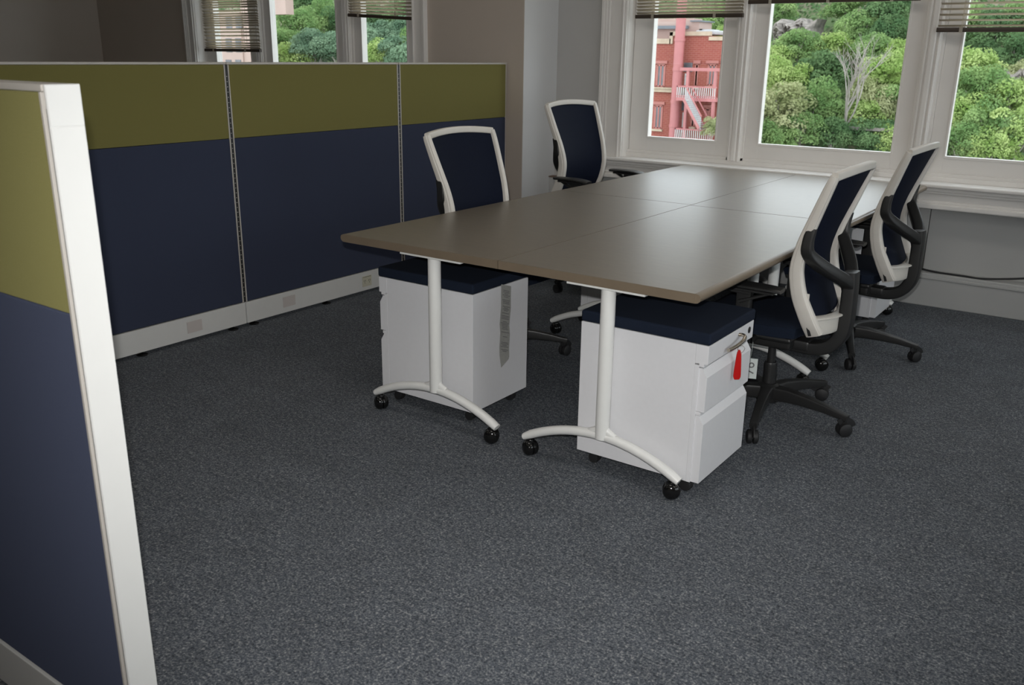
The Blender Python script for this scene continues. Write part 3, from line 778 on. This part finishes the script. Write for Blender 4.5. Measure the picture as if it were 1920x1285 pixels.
TR = [
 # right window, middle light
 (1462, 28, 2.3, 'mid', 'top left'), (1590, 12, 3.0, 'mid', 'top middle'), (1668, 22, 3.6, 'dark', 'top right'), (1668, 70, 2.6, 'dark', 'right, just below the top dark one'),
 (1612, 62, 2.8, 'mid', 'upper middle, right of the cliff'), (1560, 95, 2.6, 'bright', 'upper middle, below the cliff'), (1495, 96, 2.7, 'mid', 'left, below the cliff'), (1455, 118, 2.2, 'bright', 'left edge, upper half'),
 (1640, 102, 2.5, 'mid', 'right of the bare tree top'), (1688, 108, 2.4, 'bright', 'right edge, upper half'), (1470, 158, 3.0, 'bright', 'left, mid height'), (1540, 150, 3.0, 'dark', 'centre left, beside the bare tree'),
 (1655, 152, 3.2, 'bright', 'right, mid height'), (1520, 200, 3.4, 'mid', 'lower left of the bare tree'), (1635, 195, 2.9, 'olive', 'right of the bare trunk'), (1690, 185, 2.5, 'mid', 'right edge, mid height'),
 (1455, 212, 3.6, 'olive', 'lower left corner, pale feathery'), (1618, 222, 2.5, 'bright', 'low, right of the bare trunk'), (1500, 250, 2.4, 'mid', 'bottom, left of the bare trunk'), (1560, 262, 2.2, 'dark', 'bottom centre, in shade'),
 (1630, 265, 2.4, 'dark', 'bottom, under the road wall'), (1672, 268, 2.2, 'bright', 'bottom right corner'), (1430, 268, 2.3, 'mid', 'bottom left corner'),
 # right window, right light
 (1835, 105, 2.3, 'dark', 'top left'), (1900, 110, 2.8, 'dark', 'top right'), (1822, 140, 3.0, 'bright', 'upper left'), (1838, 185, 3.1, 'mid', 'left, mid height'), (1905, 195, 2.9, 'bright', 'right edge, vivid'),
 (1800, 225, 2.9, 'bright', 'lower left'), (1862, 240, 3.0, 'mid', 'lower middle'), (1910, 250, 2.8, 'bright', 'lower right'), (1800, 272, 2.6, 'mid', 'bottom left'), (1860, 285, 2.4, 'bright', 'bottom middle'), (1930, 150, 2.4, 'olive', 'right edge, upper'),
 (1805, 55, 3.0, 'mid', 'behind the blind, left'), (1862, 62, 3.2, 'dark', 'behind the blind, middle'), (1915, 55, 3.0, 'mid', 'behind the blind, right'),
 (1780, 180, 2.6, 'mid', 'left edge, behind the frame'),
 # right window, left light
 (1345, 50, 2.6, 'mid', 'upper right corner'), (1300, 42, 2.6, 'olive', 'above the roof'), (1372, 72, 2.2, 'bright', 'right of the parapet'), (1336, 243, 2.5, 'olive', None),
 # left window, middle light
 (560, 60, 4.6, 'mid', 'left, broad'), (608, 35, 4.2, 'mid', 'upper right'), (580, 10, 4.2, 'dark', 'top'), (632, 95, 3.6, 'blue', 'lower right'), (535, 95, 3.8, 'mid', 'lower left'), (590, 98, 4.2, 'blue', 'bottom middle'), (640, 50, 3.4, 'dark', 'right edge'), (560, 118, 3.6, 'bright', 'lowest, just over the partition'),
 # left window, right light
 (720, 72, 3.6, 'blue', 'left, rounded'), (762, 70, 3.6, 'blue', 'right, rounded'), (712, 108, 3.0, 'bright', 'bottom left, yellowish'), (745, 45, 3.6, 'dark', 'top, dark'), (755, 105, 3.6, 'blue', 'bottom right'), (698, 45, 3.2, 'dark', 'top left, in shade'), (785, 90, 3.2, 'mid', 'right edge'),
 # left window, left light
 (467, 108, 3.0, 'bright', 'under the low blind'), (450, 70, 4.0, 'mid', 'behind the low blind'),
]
CN = {'bright': 'bright green', 'mid': 'mid green', 'dark': 'dark green', 'olive': 'pale olive', 'blue': 'hazy bluish green'}
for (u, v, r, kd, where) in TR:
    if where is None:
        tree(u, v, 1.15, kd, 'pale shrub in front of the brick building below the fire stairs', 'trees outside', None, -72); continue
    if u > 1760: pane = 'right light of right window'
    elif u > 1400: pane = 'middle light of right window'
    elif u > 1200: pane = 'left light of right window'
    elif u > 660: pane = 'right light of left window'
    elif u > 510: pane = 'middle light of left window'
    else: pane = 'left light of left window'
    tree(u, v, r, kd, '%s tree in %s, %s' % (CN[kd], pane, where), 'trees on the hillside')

# bare tree
t = thing('bare_tree', 'leafless grey tree with a fan of bare branches on the hillside', 'tree')
y = 82
while y < 170:
    p = at(1580, 268, y)
    if p.z-.3 <= hz(p.x, p.y): break
    y += .25
y -= 2.5; foot = at(1578, 272, y); t.location = foot
b = new(); rnd = random.Random(5)
S = at(1578, 110, y).z-foot.z
def branch(p, d, ln, r, lev):
    q = p+d*ln*.5+Vector((rnd.uniform(-.05, .05)*ln, 0, 0)); e_ = p+d*ln
    sweep(b, [p, q, e_], [(r, r), (r*.8, r*.8), (r*.6, r*.6)], (0.1, 1, 0), 5, 1)
    if lev < 5:
        for k_ in range(rnd.choice((2, 3)) if lev else 5):
            nd = (d+Vector((rnd.uniform(-.7, .7), rnd.uniform(-.5, .5), rnd.uniform(-.05, .3)))).normalized()
            branch(p+d*ln*rnd.uniform(.55, 1) if k_ else e_, nd, ln*rnd.uniform(.55, .8), r*.62, lev+1)
branch(Vector((0, 0, -1)), Vector((.03, 0, 1)).normalized(), S*.52, .15, 0)
obj('branches', b, BARK, t)

# undergrowth covering the slope
rng = np.random.default_rng(4); P = []
def vis(n, x0, x1, y0, y1):
    for _ in range(n):
        x, y = rng.uniform(x0, x1), rng.uniform(y0, y1)
        P.append((x, y, hz(x, y)+rng.uniform(.0, .9)))
vis(26000, -75, -5, 80, 146); vis(26000, -185, -85, 80, 148)
P = np.array(P); Q = np.tile(np.array([0, -.5, .8]), (len(P), 1))
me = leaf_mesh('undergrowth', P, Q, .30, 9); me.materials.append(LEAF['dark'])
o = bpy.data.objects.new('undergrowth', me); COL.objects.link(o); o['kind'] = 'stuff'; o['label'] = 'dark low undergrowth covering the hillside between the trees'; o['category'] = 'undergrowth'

# cliffs showing between the trees
def cliff(us, vs, label, y0=None):
    y = 82; cu_, cv_ = sum(us)/2, sum(vs)/2
    while y < 175:
        p = at(cu_, cv_, y)
        if p.z-1.5 <= hz(p.x, p.y): break
        y += .25
    y -= 3.0
    a, c = at(us[0], vs[1], y), at(us[1], vs[0], y)
    b = new(); nx, nz = 26, 16; g = []; rr = random.Random(int(us[0]))
    ctr = (a+c)/2; hx, hh = abs(c.x-a.x)/2, abs(c.z-a.z)/2
    for sgn in (0, 1):
        G = []
        for i in range(nx+1):
            col = []
            for j in range(nz+1):
                fx, fz = -1+2*i/nx, -1+2*j/nz
                rr_ = 1-.25*abs(math.sin(fx*4+fz*2))*.6
                k_ = max(0, 1-fx**4)*max(0, 1-fz**4)
                dy = -(1.2+rr.uniform(-.5, .5)+.7*math.sin(fx*9+fz*3))*k_ if not sgn else 3.5
                col.append(b.verts.new((fx*hx*rr_, dy, fz*hh*rr_+(.2*math.sin(fx*7)))))
            G.append(col)
        g.append(G)
        for i in range(nx):
            for j in range(nz): b.faces.new((G[i][j], G[i+1][j], G[i+1][j+1], G[i][j+1]))
    for i in range(nx):
        for j in (0, nz): b.faces.new((g[0][i][j], g[0][i+1][j], g[1][i+1][j], g[1][i][j]))
    for j in range(nz):
        for i in (0, nx): b.faces.new((g[0][i][j], g[0][i][j+1], g[1][i][j+1], g[1][i][j]))
    o = obj('cliff', b, ROCK, None, ctr, 0, False); tag(o, label, 'rock', 'bare rock faces on the hillside'); return o
cliff((1442, 1535), (36, 92), 'pinkish grey cliff face high in the middle light of the right window')
cliff((1858, 1945), (132, 192), 'grey sloping rock face at the right edge of the right window')

# ------------------------------------------------------------------ outside: brick building with fire stairs
YF = 75.0
fx = lambda u, v: (at(u, v, YF).x, at(u, v, YF).z)
X1b, _ = fx(1364, 150); X0b = -46.0
zt = lambda u, v: fx(u, v)[1]
B = thing('brick_building', 'red brick building with pink steel fire stairs and railings', 'building', ((X0b+X1b)/2, YF+6, -12.4))
OX, OY, OZ = B.location
def lb(b, x0, x1, z0, z1, y0, y1, bev=0): return box(b, (x0-OX, YF+y0-OY, z0-OZ), (x1-OX, YF+y1-OY, z1-OZ), bev)
xs1, xs2 = fx(1259, 63)[0], fx(1330, 70)[0]
zA, zB, zC = zt(1231, 82), zt(1290, 67), zt(1290, 67)-.38
b = new(); lb(b, X0b, xs1, -12.4, zA, 0, 5); lb(b, xs1, xs2, -12.4, zB, 0, 5); lb(b, xs2, X1b, -12.4, zC, 0, 5); obj('wall', b, BRICK, B, smooth_=False)
b = new(); lb(b, X0b, xs1, zA, zA+.42, -.12, .3); lb(b, xs1-.1, xs2+.1, zB, zB+.34, -.12, .3); lb(b, xs2, X1b, zC, zC+.30, -.12, .3); lb(b, xs1-.1, xs1+.2, zA, zB+.3, -.12, .3); obj('parapet_coping', b, BRICKP, B)
zb0, zb1 = zt(1250, 173), zt(1250, 164)
xp = fx(1285, 170)[0]
b = new(); lb(b, X0b, xp, zb0, zb1, -.22, 0); lb(b, X0b, xp, zb0+.3, zb1, -.34, 0); obj('string_course', b, BRICKP, B)
def bwin(u0, u1, v0, v1, label=None):
    (xa, za), (xc, zc_) = fx(u0, v1), fx(u1, v0)
    b = new(); w = .09
    lb(b, xa-w, xa+w, za, zc_, -.06, .1); lb(b, xc-w, xc+w, za, zc_, -.06, .1); lb(b, xa, xc, zc_-w, zc_+w, -.06, .1); lb(b, xa, xc, za-w, za+w, -.06, .1)
    m_ = (xa+xc)/2; lb(b, m_-.07, m_+.07, za, zc_, -.06, .1); lb(b, xa-.25, xc+.25, zc_+.12, zc_+.36, -.14, 0)
    f = obj('window', b, WINFR, B)
    b = new(); lb(b, xa, xc, za, zc_, -.03, -.01); obj('pane', b, WINGL, f)
    b = new(); lb(b, xa-.18, xc+.18, za-.26, za-.08, -.2, 0); obj('sill', b, BRICKP, f)
bwin(1231, 1247, 122, 162); bwin(1227, 1242, 199, 240); bwin(1327, 1343, 122, 160); bwin(1303, 1309, 122, 160); bwin(1297, 1303, 196, 236); bwin(1322, 1330, 205, 240); bwin(1200, 1215, 122, 160)
def bdoor(u0, u1, v0, v1):
    (xa, za), (xc, zc_) = fx(u0, v1), fx(u1, v0)
    b = new(); lb(b, xa, xc, za, zc_, -.08, 0); d_ = obj('door', b, WHITEX, B)
    b = new(); lb(b, xa+.12, xc-.12, za+.9, zc_-.2, -.10, -.07); obj('pane', b, WINGL, d_)
    b = new(); lb(b, xa-.15, xc+.3, zc_+.15, zc_+.9, -.05, 0); obj('transom', b, WINGL, d_)
bdoor(1283, 1291.5, 138, 164); bdoor(1278, 1287, 211, 248)
# penthouse, roof unit, pipe
b = new(); xa, _ = fx(1228, 60); xc, _ = fx(1291, 55)
lb(b, X0b+2, xc, zA-.2, zt(1240, 53), 2.2, 4.9); lb(b, X0b+2, fx(1272, 45)[0], zt(1240, 50), zt(1240, 32), 3, 4.9); lb(b, X0b+2, xc, zB-.4, zt(1285, 38), 2.12, 4.8); obj('penthouse', b, PALEP, B)
b = new(); lb(b, X0b+2, fx(1272, 50)[0], zt(1240, 53), zt(1240, 47), 1.6, 4.95); lb(b, xc-.8, xc+.2, zt(1285, 39), zt(1285, 36.5), 1.9, 4.95); obj('penthouse_roof', b, DARKROOF, B)
b = new(); lb(b, fx(1293, 60)[0], fx(1330, 60)[0], zB+.1, zt(1310, 56), 1.2, 4.5, .1); lb(b, fx(1301, 60)[0], fx(1318, 60)[0], zt(1310, 56), zt(1310, 54), 1.6, 3.5, .05); obj('roof_unit', b, GREYX, B)
b = new(); xq, zq = fx(1278, 150); lathe(b, [(.42, zt(1268, 262)-OZ), (.42, 6.5-OZ+4)], 20, (xq-OX-.0, YF-.9-OY, 0))
for v_ in (75, 130, 190, 235): zz = zt(1275, v_)-OZ; lathe(b, [(.46, zz-.12), (.46, zz+.12)], 20, (xq-OX, YF-.9-OY, 0))
obj('pipe', b, PINK, B)
# balconies
def balcony(u0, vt, vb, y0=-1.9):
    x0, z1 = fx(u0, vt); _, z0 = fx(u0, vb); x1 = X1b-.1
    b = new(); lb(b, x0, x1, z0-.28, z0, y0, 0); f = obj('balcony', b, PINK, B)
    b = new(); lb(b, x0, x1, z1-.07, z1+.05, y0, y0+.08); lb(b, x0, x0+.08, z1-.07, z1+.05, y0, 0); lb(b, x0, x1, z0+.08, z0+.15, y0, y0+.08); obj('handrail', b, PINK, f)
    b = new(); x = x0+.05
    while x < x1: lb(b, x-.028, x+.028, z0, z1, y0+.01, y0+.06); x += .19
    for yy in (-1.5, -1.1, -.7, -.3): lb(b, x0, x0+.05, z0, z1, yy, yy+.05)
    obj('balusters', b, WHITEX, f)
balcony(1287, 161, 181); balcony(1283, 239, 258)
b = new(); x0, z1 = fx(1293, 127); lb(b, x0, X1b, zt(1320, 133), zt(1320, 127), -1.9, -1.6); obj('beam', b, PINK, B)
for u, va, vb in ((1307, 133, 184), (1303, 190, 262), (1358, 133, 262)):
    b = new(); x, _ = fx(u, va); lb(b, x-.12, x+.12, zt(u, vb), zt(u, va), -1.85, -1.6); obj('post', b, PINK, B)
b = new()
(xa, za), (xc, zc_) = fx(1311, 186), fx(1338, 238)
n = 15
for i in range(n):
    f = i/(n-1); x = xa+(xc-xa)*f; z = za+(zc_-za)*f; lb(b, x-.13, x+.16, z-.05, z, -3.0, -2.0)
obj('stair_treads', b, GREYX, B)
b = new()
for y in (-3.05, -1.95):
    for h in (0, 1.0):
        p0 = Vector((xa-OX+(.15 if h else 0), YF+y-OY, za+h-OZ)); p1 = Vector((xc-OX+(.15 if h else 0), YF+y-OY, zc_+h-OZ)); sweep(b, [p0, p1], (.05, .12 if not h else .05), (0, 0, 1), 8, .4)
obj('stair_stringer', b, PINK, B)
b = new()
for i in range(16):
    f = i/15; x = xa+(xc-xa)*f+.1; z = za+(zc_-za)*f; lb(b, x-.025, x+.025, z, z+1, -3.07, -3.02)
obj('stair_balusters', b, GREYX, B)
# road wall low on the hillside
b = new(); yy = 88.5
p0, p1 = at(1585, 240, yy), at(1720, 247, yy); sweep(b, [p0, p1], (.15, .16), (0, 0, 1), 8, .3)
tag(obj('retaining_wall', b, ROCK), 'low pale roadside retaining wall crossing the foot of the hillside', 'ledge')
# pale pink building far to the left, seen through the left window
yb = 88.0
pa, pc = at(395, 150, yb), at(533, -40, yb)
B2 = thing('stucco_building', 'pale pink stucco building seen through the left window and its low blind', 'building', ((pa.x+pc.x)/2-1, yb+1.5, -9.0))
OX, OY, OZ = B2.location; YF = yb
b = new(); x1_, z1_ = at(452, 60, yb).x, at(452, 22, yb).z; lb(b, pa.x, x1_, -9, z1_, 0, 3)
x0g, x1g = x1_, at(534, 22, yb).x
obj('wall', b, PALEP, B2, smooth_=False)
b = new(); lb(b, x0g, x1g, at(520, 27, yb).z, at(520, -60, yb).z, .2, 1.6); lb(b, x0g, x0g+3, -9, at(520, 27, yb).z, .2, 1.6); obj('tower', b, PALEP, B2)
for u in (402, 425, 443):
    for v0, v1 in ((30, 55), (72, 98), (112, 135)):
        q0, q1 = at(u, v1, yb), at(u+9, v0, yb); b = new(); lb(b, q0.x, q1.x, q0.z, q1.z, -.05, .05); obj('window', b, WINGL, B2)

# ------------------------------------------------------------------ light
W = bpy.data.worlds.new('overcast_sky'); scene.world = W; W.use_nodes = True
N, L = W.node_tree.nodes, W.node_tree.links
bg = N['Background']; tc = N.new('ShaderNodeTexCoord'); nz = N.new('ShaderNodeTexNoise'); nz.inputs['Scale'].default_value = 2.5; nz.inputs['Detail'].default_value = 4
L.new(tc.outputs['Generated'], nz.inputs['Vector'])
cr = N.new('ShaderNodeValToRGB'); cr.color_ramp.elements[0].position = .3; cr.color_ramp.elements[1].position = .7
cr.color_ramp.elements[0].color = (.80, .88, 1.0, 1); cr.color_ramp.elements[1].color = (.96, .98, 1.0, 1)
L.new(nz.outputs['Fac'], cr.inputs[0]); L.new(cr.outputs[0], bg.inputs['Color']); bg.inputs['Strength'].default_value = 3.2
# the camera's own flash, just above and left of the lens
fl = bpy.data.lights.new('camera_flash', 'SPOT'); fo = bpy.data.objects.new('camera_flash', fl); COL.objects.link(fo)
fl.energy = 230; fl.color = (1, .99, .97); fl.spot_size = math.radians(84); fl.spot_blend = 1.0; fl.shadow_soft_size = .012
FM = M.copy(); FM.translation = CP+UP*.085-RT*.025; fo.matrix_world = FM
scene.view_settings.view_transform = 'Standard'; scene.view_settings.look = 'None'
scene.view_settings.gamma = 1; scene.view_settings.exposure = 0; scene.view_settings.use_curve_mapping = False
scene.cycles.use_denoising = True; scene.cycles.max_bounces = 8; scene.cycles.transparent_max_bounces = 12
scene.cycles.sample_clamp_indirect = 6; scene.cycles.caustics_reflective = False; scene.cycles.caustics_refractive = False
